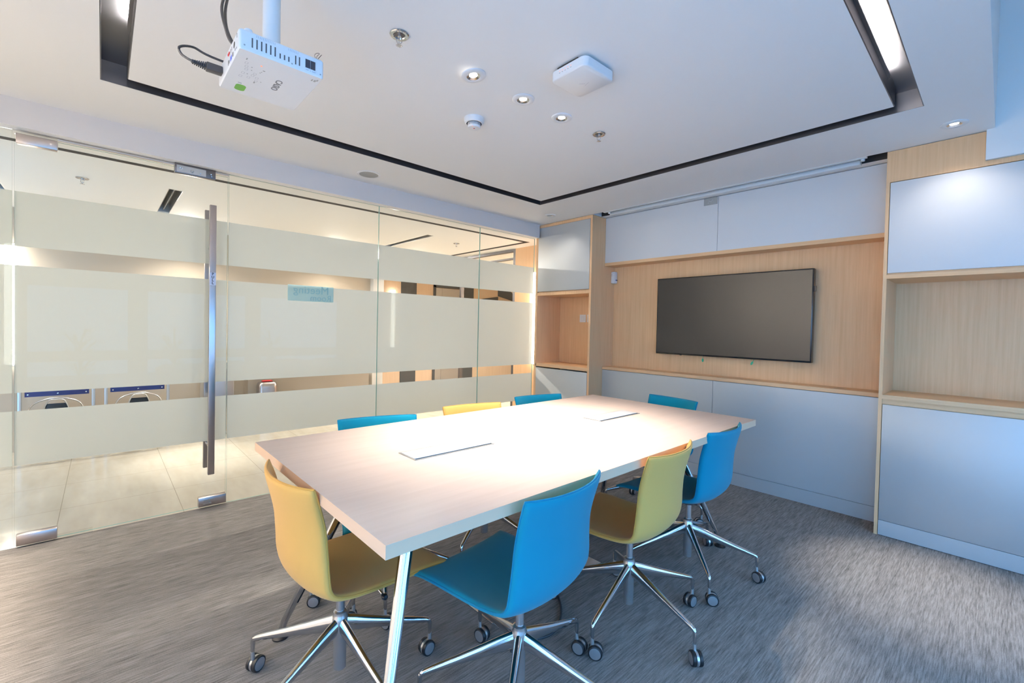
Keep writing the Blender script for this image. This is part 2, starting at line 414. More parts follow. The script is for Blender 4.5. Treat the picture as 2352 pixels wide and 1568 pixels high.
# meeting room sign on the corridor side of the glass
sg = bx('room_sign', (GX + .0053, 1.015, 1.421), (GX + .0060, 1.352, 1.541), 'sign_plate')
tag(sg, 'pale blue-green plate on the glass reading Meeting Room in mirror image', 'sign')
text('sign_lettering', 'Meeting', .082, 'sign_letters', (0, -1, 0), (0, 0, 1), (GX + .0066, 1.185, 1.505), sg, bold=0, ext=.0003)
text('sign_lettering', 'Room', .066, 'sign_letters', (0, -1, 0), (0, 0, 1), (GX + .0066, 1.255, 1.448), sg, bold=0, ext=.0003)

# ------------------------------------------------------------------ joinery on the far wall
def cab(name, label): return thing(name, label, 'cabinet', (0, 0, 0))
# left narrow cupboard
L = cab('tall_cabinet', 'narrow oak cabinet with silver doors and open niche at the glass wall')
x0, x1 = GX + .012, XS; t = .024; KZ = ZC - .004
k = B()
k.box((x1 - t, CY, 0), (x1, BY, KZ)).box((x0, CY, 0), (x0 + t + .008, BY, KZ))
k.box((x0 + t, CY, ZC - .035), (x1 - t, BY, KZ)).box((x0 + t, CY, 1.616), (x1 - t, BY, 1.648))
k.box((x0 + t, BY - .02, .86), (x1 - t, BY, 1.62)); k.box((x0 + t, CY + .02, 1.648), (x1 - t, CY + .03, 2.37)); k.box((x0 + t, CY + .02, .01), (x1 - t, CY + .03, .81))
k.build('cabinet_body', 'oak', L)
bx('shelf', (x0 + t, CY, .826), (x1 - t, BY - .02, .860), 'oak_lying', L)
bx('cabinet_door', (x0 + t + .010, CY - .002, 1.660), (x1 - t - .003, CY + .018, 2.366), 'panel_silver', L, .0015)
bx('cabinet_door', (x0 + t + .010, CY - .002, .100), (x1 - t - .003, CY + .018, .812), 'panel_silver', L, .0015)
bx('kick_plate', (x0 + t + .010, CY + .0, .0), (x1 - t - .003, CY + .018, .096), 'panel_silver', L)
# centre unit: TV recess between upper and lower panels
Cn = cab('wall_unit', 'wide oak media wall unit with silver panels around the television')
k = B(); k.box((XS + .001, BY - .025, .80), (XR - .001, BY, 1.96)).box((XS + .001, BY - .05, 0.1), (XR - .001, BY - .026, .80))
k.build('back_panel', 'oak', Cn)
B().box((XS + .001, PY, 1.908), (XR - .001, BY - .026, 1.938)).build('shelf', 'oak_lying', Cn)
B().box((XS + .001, PY, .842), (XR - .001, BY - .026, .870)).build('shelf', 'oak_lying', Cn)
for a, b_ in ((XS + .002, -1.655), (-1.652, XR - .002)):
    bx('upper_panel', (a, PY + .004, 1.9385), (b_, PY + .022, ZC - .005), 'panel_upper', Cn)
    bx('lower_panel', (a, PY + .002, .104), (b_, PY + .022, .838), 'panel_silver', Cn)
bx('kick_plate', (XS + .002, PY + .004, 0), (XR - .002, PY + .022, .101), 'panel_silver', Cn)
# right cabinet
R_ = cab('tall_cabinet', 'wide oak cabinet with open niche and large silver panels by the window')
x0, x1 = XR, WX - .01; t = .018
k = B()
k.box((x0, CY, 0), (x0 + t, BY, KZ)).box((x1 - t, CY, 0), (x1, BY, ZC - .17))
k.box((x0 + t, CY, 2.208), (x1 - t, BY, 2.236)).box((x0 + t, CY, 2.236), (EX - .031, CY + .02, KZ)); k.box((x0 + t, BY - .02, .86), (x1 - t, BY, 1.65))
k.box((x0 + t, CY + .02, 1.64), (x1 - t, CY + .03, 2.208)); k.box((x0 + t, CY + .02, .01), (x1 - t, CY + .03, .84))
k.build('cabinet_body', 'oak', R_)
B().box((x0 + t, CY, 1.610), (x1 - t, BY - .02, 1.634)).build('shelf', 'oak_lying', R_)
B().box((x0 + t, CY, .858), (x1 - t, BY - .02, .884)).build('shelf', 'oak_lying', R_)
B().box((x0 + t, CY + .012, .826), (x1 - t, CY + .03, .858)).box((x0 + t, CY + .012, 1.634), (x1 - t, CY + .03, 1.646)).build('finger_rail', 'oak_lying', R_)
bx('cabinet_door', (x0 + t + .003, CY - .002, 1.645), (x1 - t - .003, CY + .018, 2.204), 'panel_upper', R_, .0015)
bx('cabinet_door', (x0 + t + .003, CY - .002, .098), (x1 - t - .003, CY + .018, .824), 'panel_silver', R_, .0015)
bx('kick_plate', (x0 + t + .003, CY - .002, 0.004), (x1 - t - .003, CY + .018, .096), 'panel_silver', R_)

# switches in the left niche
for k_, (sx, lab) in enumerate(((-3.206, 'white square rocker switch on the back of the left niche'), (-3.100, 'white socket plate half hidden by the niche edge, right of the switch'))):
    s = thing('wall_switch' if k_ == 0 else 'wall_socket', lab, 'switch' if k_ == 0 else 'socket', (sx, BY - .02, 1.372))
    B().box((-.043, -.008, -.043), (.043, 0, .043), 0, .002).build('cover_plate', 'white_plastic', s)
    if k_ == 0: B().box((-.026, -.011, -.027), (.026, -.008, .027), 0, .001).build('rocker', 'white_satin', s)
    else: B().lathe([(0, -.002), (.018, -.002), (.020, -.010), (.022, -.0085)], 20, 0, 'y', (0, -.0005, 0)).build('outlet', 'white_satin', s)

# wall-mounted air sensor in the corner
s = thing('wall_sensor', 'small white box sensor high in the corner left of the television', 'sensor', (XS + .001, 3.985, 1.8))
B().box((0, -.040, -.062), (.045, .018, .060), 0, .010).build('housing', 'white_plastic', s)
B().box((.0451, -.008, -.032), (.0458, .016, -.024)).build('black_stripe', 'ink', s); B().box((.0451, -.018, -.034), (.0460, -.008, -.022)).build('blue_label', 'blue_mark', s)
d = B()
for q in range(3): d.box((.010, -.0408, .036 - q * .010), (.016, -.0402, .032 - q * .010))
d.build('indicator', 'grey_print', s)

# television
tv = thing('television', 'large black flat-screen television mounted in the oak recess', 'television', (-1.607, 3.95, 1.392))
TW, TH = .640, .356
B().box((-TW, -.022, -TH), (TW, .030, TH), 0, .003).build('tv_frame', 'tv_frame', tv)
B().box((-TW + .009, -.0235, -TH + .014), (TW - .009, -.0221, TH - .009)).build('screen', 'screen', tv)
B().box((-.25, .030, -.15), (.25, .056, .15)).build('wall_bracket', 'black_plastic', tv)
B().box((TW, -.004, .185), (TW + .010, .016, .225)).build('side_port', 'black_plastic', tv)
B().box((-.40, -.018, -TH - .004), (-.385, -.008, -TH)).build('status_light', 'lens_glass', tv)
for q, (px_, tilt) in enumerate(((-.190, 0), (.235, .45))):
    w = B(); w.sweep([(0, 0, 0), (0, 0, -.022)], .002, 8)
    w.lathe([(.0, -.002), (.009, -.002), (.009, .002), (0, .002)], 16, 0, 'y', (0, 0, 0))
    ov = B(); ov.sweep([(0, 0, .004), (0, 0, -.022)], .0018, 8)
    ov.add([(.0085 * math.cos(a * PI / 8), -.0012, -.036 + .0165 * math.sin(a * PI / 8)) for a in range(16)] + [(.0085 * math.cos(a * PI / 8), .0012, -.036 + .0165 * math.sin(a * PI / 8)) for a in range(16)],
           [tuple(range(16)), tuple(range(31, 15, -1))] + [(i, (i + 1) % 16, (i + 1) % 16 + 16, i + 16) for i in range(16)])
    ov.build('pull_tab', 'green_tab', tv, (px_, -.004, -TH), (0, tilt, 0))

# retracted projection screen in its ceiling slot
ps = thing('projection_screen', 'retracted white projection screen in the ceiling slot above the media wall', 'projection screen', (0, 0, 0))
sx0, sx1 = -2.66, -.67
B().box((sx0 - .02, 3.623, ZC - .004), (sx1 + .045, 3.652, ZC + .02)).build('front_rail', 'white_satin', ps)
B().box((sx0, 3.668, ZC + .03), (sx1, 3.700, ZC + .10)).build('screen_roll', 'black_plastic', ps)
B().box((sx0, 3.700, ZC - .020), (sx1, 3.752, ZC + .012), 0, .006).build('bottom_bar', 'white_satin', ps)
for q in (sx0 + .03, sx1 + .02): B().lathe([(0, -.012), (.012, -.012), (.012, .0)], 14, 0, 'z', (q, 3.655, ZC - .004)).build('end_cap', 'white_satin', ps)
struct(B().box((XS + .001, 3.623, ZC + .104), (XR - .001, 3.764, ZC + .109)).box((XS + .001, 3.76, ZC + .001), (XR - .001, 3.7649, ZC + .104)).build('trim_4', 'dark_gap'))
pl = bx('wall_plate', (-1.775, PY - .0005, 2.338), (-1.661, PY + .0038, 2.398), 'grey_mesh'); tag(pl, 'small grey plate with a white squiggle on the upper panel under the screen', 'plate')
B().sweep([(-1.738, PY - .002, 2.352), (-1.735, PY - .002, 2.375), (-1.712, PY - .002, 2.362), (-1.700, PY - .002, 2.384), (-1.697, PY - .002, 2.362)], .0016, 6).build('squiggle', 'white_satin', pl)

# ------------------------------------------------------------------ ceiling fittings
def down_prof(es):
    r = thing('recessed_downlight', '', 'downlight')
    B().lathe([(.056, 0), (.0555, -.004), (.050, -.0075), (.033, -.0075), (.031, -.0065)], 40).build('trim_ring', 'white_plastic', r)
    B().lathe([(.031, -.0065), (.029, -.006), (.019, -.0012)], 24).build('reflector', 'chrome', r)
    B().lathe([(.019, -.0012), (.0, -.0022)], 24).build('lamp', 'lamp_glass' if es else 'lamp_off', r)
    return r
def drop_lights(o):
    for q in list(o.children):
        if q.type == 'LIGHT': bpy.data.objects.remove(q)
def spot(parent, power, size, blend=.6, z=-.012, col=WHITE, rad=.022):
    l = bpy.data.lights.new('lamp_beam', 'SPOT'); l.energy = power; l.spot_size = math.radians(size); l.spot_blend = blend; l.shadow_soft_size = rad; l.color = col
    o = bpy.data.objects.new('lamp_beam', l); COL.objects.link(o); o.parent = parent; o.location = (0, 0, z); return o
dl = down_prof(True)
dls = [(-1.651, 1.237, -.008, 'lit ceiling downlight hanging a little crooked, nearest the projector'),
       (-1.655, 1.553, -.002, 'lit round ceiling downlight, middle of the row of three over the table'),
       (-1.653, 1.841, 0, 'lit ceiling downlight farthest from the projector in the row over the table')]
for i, (x, y, dz, lab) in enumerate(dls):
    o = dl if i == 0 else copy_tree(dl); drop_lights(o); o.location = (x, y, ZC + dz); tag(o, lab, 'downlight', 'downlights over the meeting table')
    spot(o, P_SPOT, 70, 1.0)
dl.rotation_euler = (.10, -.10, 0)
o = copy_tree(dl); drop_lights(o); o.location = (-.210, 3.381, ZC); o.rotation_euler = (0, 0, 0); tag(o, 'lit ceiling downlight in front of the wide right-hand cabinet', 'downlight', 'downlights along the cabinets'); spot(o, P_WASH * .6, 120, .9); q = spot(o, P_WASH * 15, 32, 1.0); q.rotation_euler = (math.radians(-9), 0, 0)
d5 = down_prof(False); d5.location = (-3.139, 3.359, ZC); tag(d5, 'small ceiling downlight in front of the narrow cabinet by the glass', 'downlight', 'downlights along the cabinets'); spot(d5, P_WASH * .7, 120, .9); spot(d5, P_WASH * 1.5, 52, 1.0)

for k_, x in enumerate((-3.1, -2.4, -1.7, -1.0)):  # added lamps out of view; light bounced off the back wall fills the room
    o = copy_tree(dl); o.rotation_euler = (0, 0, 0); o.location = (x, -.72, ZC)
    tag(o, 'added fill downlight washing the wall behind the camera, %s' % ('nearest the glass', 'second from the glass', 'third from the glass', 'nearest the windows')[k_], 'downlight', 'added fill downlights')
    for q in list(o.children):
        if q.type == 'LIGHT': bpy.data.objects.remove(q)
    q = spot(o, P_FILL, 113, .85, rad=.05, col=WARM); q.rotation_euler = (math.radians(-38), 0, 0)
def sprinkler(label, loc, s=1.0):
    r = thing('sprinkler', label, 'sprinkler', loc, random.uniform(0, 3), 'sprinkler heads'); r.scale = (s, s, s)
    B().lathe([(.036, 0), (.0375, -.003), (.034, -.006), (.024, -.005), (.021, -.001)], 32).build('escutcheon', 'chrome', r)
    B().lathe([(.0215, -.0012), (0, -.0008)], 24).build('recess', 'groove_metal', r)
    B().cyl((0, 0, .006), (0, 0, -.010), .009, .007, 14).build('nozzle', 'chrome_dull', r)
    fr = B()
    for sg_ in (-1, 1): fr.sweep([(sg_ * .007, 0, -.006), (sg_ * .0105, 0, -.018), (sg_ * .010, 0, -.030), (sg_ * .003, 0, -.038)], .0018, 8)
    fr.cyl((0, 0, -.008), (0, 0, -.034), .0014, n=8).cyl((0, 0, -.034), (0, 0, -.041), .004, n=10)
    fr.build('frame_arms', 'chrome_dull', r)
    df = B(); df.lathe([(0, -.041), (.006, -.041), (.006, -.0425), (0, -.0425)], 12)
    for q in range(12):
        a = q * PI / 6; df.sweep([(.005 * math.cos(a), .005 * math.sin(a), -.0418), (.0135 * math.cos(a), .0135 * math.sin(a), -.0428)], (.0016, .0007), 6)
    df.build('deflector', 'chrome_dull', r); return r
sp = sprinkler('chrome sprinkler head on the ceiling nearest the projector', (-1.640, .862, ZC))
for lab, loc in (('chrome sprinkler head at the far end of the downlight row over the table', (-1.634, 2.150, ZC)),
                 ('sprinkler head on the corridor ceiling behind the glass door', (-4.49, -.11, CZ)),
                 ('sprinkler head on the corridor ceiling behind the far glass panes', (-4.52, 3.18, CZ))):
    o = copy_tree(sp); o.location = loc; tag(o, lab)
    o.rotation_euler = (0, 0, random.uniform(.2, 1.2))

s = thing('smoke_detector', 'white round smoke detector on the ceiling beside the downlights', 'smoke detector', (-2.003, 1.512, ZC))
B().lathe([(0, 0), (.056, 0), (.056, -.012), (.050, -.026), (.046, -.028), (.042, -.028)], 40).build('base', 'white_plastic', s)
B().lathe([(.036, -.028), (.036, -.046), (.032, -.052), (.0, -.054)], 40).build('sensor_cap', 'white_plastic', s)
sl = B()
for q in range(34):
    a = q * 2 * PI / 34; ca, sa = math.cos(a), math.sin(a); R1, R2 = .0358, .0366
    w = .0016; sl.add([(R2 * ca - w * sa, R2 * sa + w * ca, -.030), (R2 * ca + w * sa, R2 * sa - w * ca, -.030), (R2 * ca + w * sa, R2 * sa - w * ca, -.042), (R2 * ca - w * sa, R2 * sa + w * ca, -.042)], [(0, 1, 2, 3)])
sl.build('vent_slots', 'grey_print', s)
B().lathe([(0, -.0005), (.0018, -.0005), (.0018, 0)], 10, 0, 'z', (.018, -.024, -.0530)).build('indicator', 'red_led', s)
B().lathe([(0, -.0006), (.0045, -.0006), (.0045, 0)], 14, 0, 'z', (.004, -.002, -.0538)).build('badge', 'red_card', s)

s = thing('ceiling_speaker', 'round ceiling speaker with grey grille beside the glass wall bulkhead', 'speaker', (-3.306, 1.501, ZC))
B().lathe([(.086, 0), (.086, -.003), (.080, -.006), (.070, -.005)], 48).build('trim_ring', 'white_plastic', s)
B().lathe([(.070, -.004), (.04, -.006), (0, -.0065)], 48).build('grille', 'grey_mesh', s)

# wireless access point: square white box with rounded corners
def rrect(hx, hy, r, n=6):
    P = []
    for cx, cy_, a0 in ((hx - r, hy - r, 0), (-hx + r, hy - r, PI / 2), (-hx + r, -hy + r, PI), (hx - r, -hy + r, 1.5 * PI)):
        for q in range(n + 1): a = a0 + q * PI / 2 / n; P.append((cx + r * math.cos(a), cy_ + r * math.sin(a)))
    return P
def rstack(b, hx, hy, r, levels, mi=0):
    """levels: (z, inset)"""
    rings = []; V = []; F = []
    for z, ins in levels:
        P = rrect(hx - ins, hy - ins, max(r - ins, .001)); rings.append(len(P)); V += [(x, y, z) for x, y in P]
    n_ = rings[0]
    for i in range(len(levels) - 1):
        for k_ in range(n_): F.append((i * n_ + k_, i * n_ + (k_ + 1) % n_, (i + 1) * n_ + (k_ + 1) % n_, (i + 1) * n_ + k_))
    F.append(tuple(range(n_ - 1, -1, -1))); F.append(tuple((len(levels) - 1) * n_ + k_ for k_ in range(n_)))
    b.add(V, F, mi, True)
s = thing('wireless_access_point', 'square white wireless access point with rounded corners on the ceiling', 'access point', (-1.292, 1.570, ZC), math.radians(-1))
b_ = B(); rstack(b_, .101, .101, .026, [(-.012, .0), (-.044, .0), (-.049, .002), (-.0515, .006)]); b_.build('housing', 'white_plastic', s)
b_ = B(); rstack(b_, .080, .080, .02, [(0, 0), (-.012, 0)]); b_.build('mount_plate', 'groove_metal', s)
b_ = B().box((-.060, -.0985, -.012), (.055, -.094, -.004)); b_.build('bracket', 'black_plastic', s)
b_ = B()
for q in range(5): b_.box((-.045 + q * .016, -.1014, -.026), (-.042 + q * .016, -.1008, -.0235))
b_.build('status_light', 'red_led', s)
b_ = B()
for q in range(5): b_.box((-.047 + q * .016, -.1014, -.033), (-.040 + q * .016, -.1008, -.0315))
b_.build('port_label', 'grey_print', s)
b_ = B(); b_.sweep([(-.018, .0, -.0516), (.002, .018, -.0516)], .0006, 6); b_.sweep([(-.01, .03, -.0516), (.02, .02, -.0516)], .0005, 6); b_.build('emblem', 'pale_print', s)

# ------------------------------------------------------------------ projector
pr = thing('projector', 'white slim projector with green badge hanging upside down from a ceiling pole', 'projector', (-1.5575, .3825, 2.0))
hx, hy, H = .1425, .1125, .055
b_ = B(); rstack(b_, hx, hy, .008, [(0, .003), (.003, .0005), (.006, 0), (.048, 0), (.051, .0005), (.055, .004)]); b_.build('housing', 'white_plastic', pr)
B().cyl((.01, .0, H), (.01, .0, ZC - 2.0 - .004), .0245, n=28).lathe([(.026, H), (.040, H), (.040, H + .006), (.026, H + .010)], 28, 0, 'z', (.01, 0, 0)).build('ceiling_pole', 'white_satin', pr)
B().lathe([(.0, ZC - 2.0 - .006), (.06, ZC - 2.0 - .006), (.06, ZC - 2.0)], 28, 0, 'z', (.01, 0, 0)).build('ceiling_plate', 'white_satin', pr)
B().box((-.05, -.05, H - .002), (.07, .05, H + .006), 0, .002).build('mount_plate', 'white_plastic', pr)
for yy in (-.085,): B().lathe([(.0125, H - .004), (.0125, H + .008), (.010, H + .014), (0, H + .015)], 20, 0, 'z', (hx - .025, yy, 0)).build('foot', 'white_plastic', pr)
X = hx + .0004   # side with vents and lens
v = B()
for q in range(6): v.box((X - .001, -.082 + q * .0115, .012 + .0), (X, -.0785 + q * .0115, .038))
for q in range(3): v.box((X - .001, -.0115 + q * .0115, .012), (X, -.008 + q * .0115, .026))
for q in range(2): v.box((X - .001, .030 + q * .0105, .012), (X, .0335 + q * .0105, .037))
v.build('vent_slots', 'grey_wall_panel', pr)
for n_, y_ in ((12, -.070), (7, .012)):
    v = B()
    for q in range(n_): v.box((X - .001, y_ + q * .0042, .0435), (X, y_ + .0008 + q * .0042, .0495))
    v.build('fine_slots', 'pale_print', pr)
v = B().box((X - .001, .056, .012), (X + .0006, .092, .042)); ln = v.build('lens_window', 'white_satin', pr)
B().box((X - .0005, .0585, .0145), (X + .0009, .0725, .0395)).box((X - .0005, .0732, .0145), (X + .0009, .087, .0395)).build('lens_glass', 'lens_glass', ln)
for yy, zz in ((-.099, .012), (.102, .010), (.022, .010)): B().lathe([(0, .0006), (.0022, .0006), (.0022, 0)], 10, 0, 'x', (X - .0003, yy, zz)).build('screw', 'grey_mesh', pr)
v = B().box((X - .0006, .060, .0085), (X + .0003, .068, .0097)).box((X - .0006, .0725, .0082), (X + .0003, .0745, .0098)).box((X - .0006, .078, .0085), (X + .0003, .088, .0097)); v.build('side_print', 'pale_print', pr)
# ports on the end facing the window side
Y = -hy - .0004
B().lathe([(0, 0), (.009, 0), (.009, .001)], 16, 0, 'y', (.085, Y, .031)).build('port', 'ink', pr)
for xa, za, xb, zb in ((.118, .036, .121, .048), (.052, .030, .055, .040), (.040, .028, .044, .038), (.064, .006, .073, .018), (.005, .006, .010, .020), (.014, .008, .022, .017), (.095, .010, .10, .016), (.112, .008, .116, .013)):
    B().box((xa, Y, za), (xb, Y + .001, zb)).build('port', 'ink', pr)
B().box((.034, Y, .006), (.054, Y + .001, .018)).build('video_port', 'blue_mark', pr)
v = B()
for q, xx in enumerate((.012, .024)): v.lathe([(0, -.002), (.004, -.002), (.004, 0)], 14, 0, 'y', (xx, Y, .034))
v.build('audio_port', 'red_card', pr)
# writing and buttons on the underside
Zb = -.0004
lg = text('maker_lettering', 'CASIO', .026, 'grey_print', (-1, 0, 0), (0, 1, 0), (.0006, .0176, Zb), pr, bold=.0004)
v = B(); P = [(x * .9, y) for x, y in rrect(.024, .014, .011, 5)]
v.add([(x - .095, y - .0625, -.0008) for x, y in P] + [(x - .095, y - .0625, 0) for x, y in P], [tuple(range(len(P))), tuple(range(2 * len(P) - 1, len(P) - 1, -1))] + [(i, (i + 1) % len(P), (i + 1) % len(P) + len(P), i + len(P)) for i in range(len(P))])
bd = v.build('badge', 'green_print', pr); bd['label'] = 'green rounded badge'
for bx_, by_ in ((.085, -.062), (.065, -.058), (.048, -.055), (.020, -.058), (-.004, -.060), (.036, -.030), (.022, -.033), (.014, -.020), (-.006, -.018), (.002, -.040)):
    P = rrect(.0062, .0040, .0022, 3); n_ = len(P)
    V = [(x + bx_ - .011, y + by_ - .0176, Zb) for x, y in P] + [(x * .86 + bx_ - .011, y * .80 + by_ - .0176, Zb) for x, y in P]
    B().add(V, [(i, (i + 1) % n_, (i + 1) % n_ + n_, i + n_) for i in range(n_)]).build('button', 'pale_print', pr)
for a in ((.098, -.066, .010, .003), (.060, -.045, .003, .003), (.042, -.042, .003, .003), (.052, -.018, .003, .003), (.044, -.020, .003, .003), (.063, -.014, .004, .006), (.012, -.047, .003, .003), (-.028, -.020, .010, .004), (-.062, -.052, .004, .010), (-.012, -.005, .003, .003), (.112, .088, .012, .004), (.112, .096, .012, .006), (.120, .101, .010, .004)):
    if a[0] < .11: a = (a[0] - .002, a[1] - .0176, a[2], a[3])
    B().box((a[0] - a[2] / 2, a[1] - a[3] / 2, Zb), (a[0] + a[2] / 2, a[1] + a[3] / 2, 0)).build('printed_mark', 'grey_mesh', pr)
B().lathe([(0, Zb - .0003), (.0022, Zb - .0003), (.0022, 0)], 10, 0, 'z', (.085, -.044, 0)).build('status_light', 'red_led', pr)
v = B(); v.sweep([(hx - .01 + .012 * math.cos(a), .095 + .004 * math.sin(a * 2), H + .010 + .010 * math.sin(a)) for a in [q * 2 * PI / 16 for q in range(17)]], .0006, 6, caps=False); v.sweep([(hx - .012 + .008 * math.cos(a), .103 + .006 * math.sin(a), H + .012 + .009 * math.sin(a)) for a in [q * 2 * PI / 16 for q in range(17)]], .0006, 6, caps=False); v.build('wire_ring', 'ink', pr)
# power cable and plug, then two signal cables up to the ceiling
v = B(); px0 = Vector((-.085, -hy, .026))
pg = B().box((-.098, -hy - .042, .014), (-.072, -hy, .036), 0, .003)
for q in range(7): pg.box((-.095 + q * .0007, -hy - .046 - q * .005, .017 + q * .0006), (-.075 - q * .0007, -hy - .043 - q * .005, .033 - q * .0006))
pg.sweep([(-.085, -hy - .04, .025), (-.085, -hy - .078, .026)], (.006, .005), 10)
pw = pg.build('power_plug', 'cable_black', pr)
def smooth(pts, n=6):
    pts = [Vector(p) for p in pts]; out = []
    for i in range(len(pts) - 1):
        p0 = pts[max(i - 1, 0)]; p1 = pts[i]; p2 = pts[i + 1]; p3 = pts[min(i + 2, len(pts) - 1)]
        for k_ in range(n):
            t_ = k_ / n; out.append(.5 * ((2 * p1) + (p2 - p0) * t_ + (2 * p0 - 5 * p1 + 4 * p2 - p3) * t_ ** 2 + (3 * p1 - p0 - 3 * p2 + p3) * t_ ** 3))
    return out + [pts[-1]]
B().sweep(smooth([(-.085, -hy - .075, .026), (-.095, -hy - .100, .040), (-.10, -hy - .105, .062), (-.12, -hy - .070, .085), (-.13, -hy - .02, .080), (-.12, .02, .070)]), .0036, 8).build('power_cable', 'cable_black', pr)
B().sweep(smooth([(-.03, -.03, .06), (-.10, -.07, .12), (-.17, -.085, .20), (-.24, -.08, .30), (-.30, -.06, ZC - 2.001)]), .0046, 8).sweep(smooth([(-.015, -.04, .06), (-.085, -.085, .12), (-.15, -.095, .20), (-.24, -.09, .31), (-.27, -.07, ZC - 2.001)]), .0046, 8).build('signal_cable', 'cable_black', pr)

# ------------------------------------------------------------------ meeting table
TZ = .762; TT = .034
tb = thing('meeting_table', 'long pale wood meeting table on slanted chrome legs', 'table', (-1.501, 1.606, 0), math.radians(.3))
hw, hl = .572, 1.137
top = B().box((-hw, -hl, TZ - TT), (hw, hl, TZ), 0)
top.m = [0, 0, 1, 1, 1, 1]
top.build('tabletop', ['maple', 'maple_edge'], tb)
LEGS = []
for sx in (-1, 1):
    for sy in (-1, 1):
        F0 = Vector((sx * .420, sy * 1.075, .012)); P1 = Vector((sx * .180, sy * .835, TZ - TT - .004))
        K = F0 + Vector((-sx * .012, -sy * .012, .055))
        lg_ = B(); lg_.sweep([F0 + Vector((0, 0, .004)), K, K.lerp(P1, .3), K.lerp(P1, .8), P1], [(.011, .011), (.0165, .013), (.019, .014), (.023, .016), (.024, .017)], 18)
        lo = lg_.build('leg', 'chrome', tb)
        dvec = Vector((-sx, -sy, 0)).normalized() * .014
        B().sweep([K.lerp(P1, .12) + dvec, K.lerp(P1, .5) + dvec * 1.1, K.lerp(P1, .9) + dvec * 1.25], [(.006, .004), (.009, .005), (.012, .006)], 10).build('leg_inlay', 'black_plastic', lo)
        B().lathe([(0, 0), (.030, 0), (.030, .005), (.016, .014), (.010, .018), (0, .018)], 24, 0, 'z', (F0.x, F0.y, 0)).build('foot', 'black_rubber', lo)
fr = B()
for sy in (-1, 1): fr.box((-.22, sy * .835 - .03, TZ - TT - .045), (.22, sy * .835 + .03, TZ - TT))
for sx in (-1, 1): fr.box((sx * .16 - .02, -.82, TZ - TT - .04), (sx * .16 + .02, .82, TZ - TT))
fr.build('under_frame', 'grey_wall_panel', tb)
def cable_box(yc, lab):
    o = thing('cable_hatch', lab, 'cable hatch', (-1.503, yc, TZ), math.radians(.3), 'cable hatches in the table top')
    B().box((-.063, -.190, .0002), (.063, -.184, .0022)).box((-.063, .184, .0002), (.063, .190, .0022)).box((-.063, -.184, .0002), (-.057, .184, .0022)).box((.057, -.184, .0002), (.063, .184, .0022)).build('hatch_frame', 'steel_pale', o)
    B().box((-.057, -.184, .0002), (.057, .184, .0006)).build('brush_slot', 'black_plastic', o)
    B().box((-.056, -.183, .0006), (.046, .183, .0030), 0, .0005).build('hatch_lid', 'aluminium_lid', o)
    return o
cable_box(1.038, 'flat aluminium cable hatch in the brightly lit near half of the table top')
cable_box(2.168, 'flat aluminium cable hatch toward the television end of the table top')

# ------------------------------------------------------------------ chairs
def catmull(P, n):
    out = []
    for i in range(len(P) - 1):
        p0 = P[max(i - 1, 0)]; p1 = P[i]; p2 = P[i + 1]; p3 = P[min(i + 2, len(P) - 1)]
        for k_ in range(n):
            t_ = k_ / n; out.append(tuple(.5 * ((2 * b1) + (c1 - a1) * t_ + (2 * a1 - 5 * b1 + 4 * c1 - d1) * t_ ** 2 + (3 * b1 - a1 - 3 * c1 + d1) * t_ ** 3) for a1, b1, c1, d1 in zip(p0, p1, p2, p3)))
    out.append(P[-1]); return out
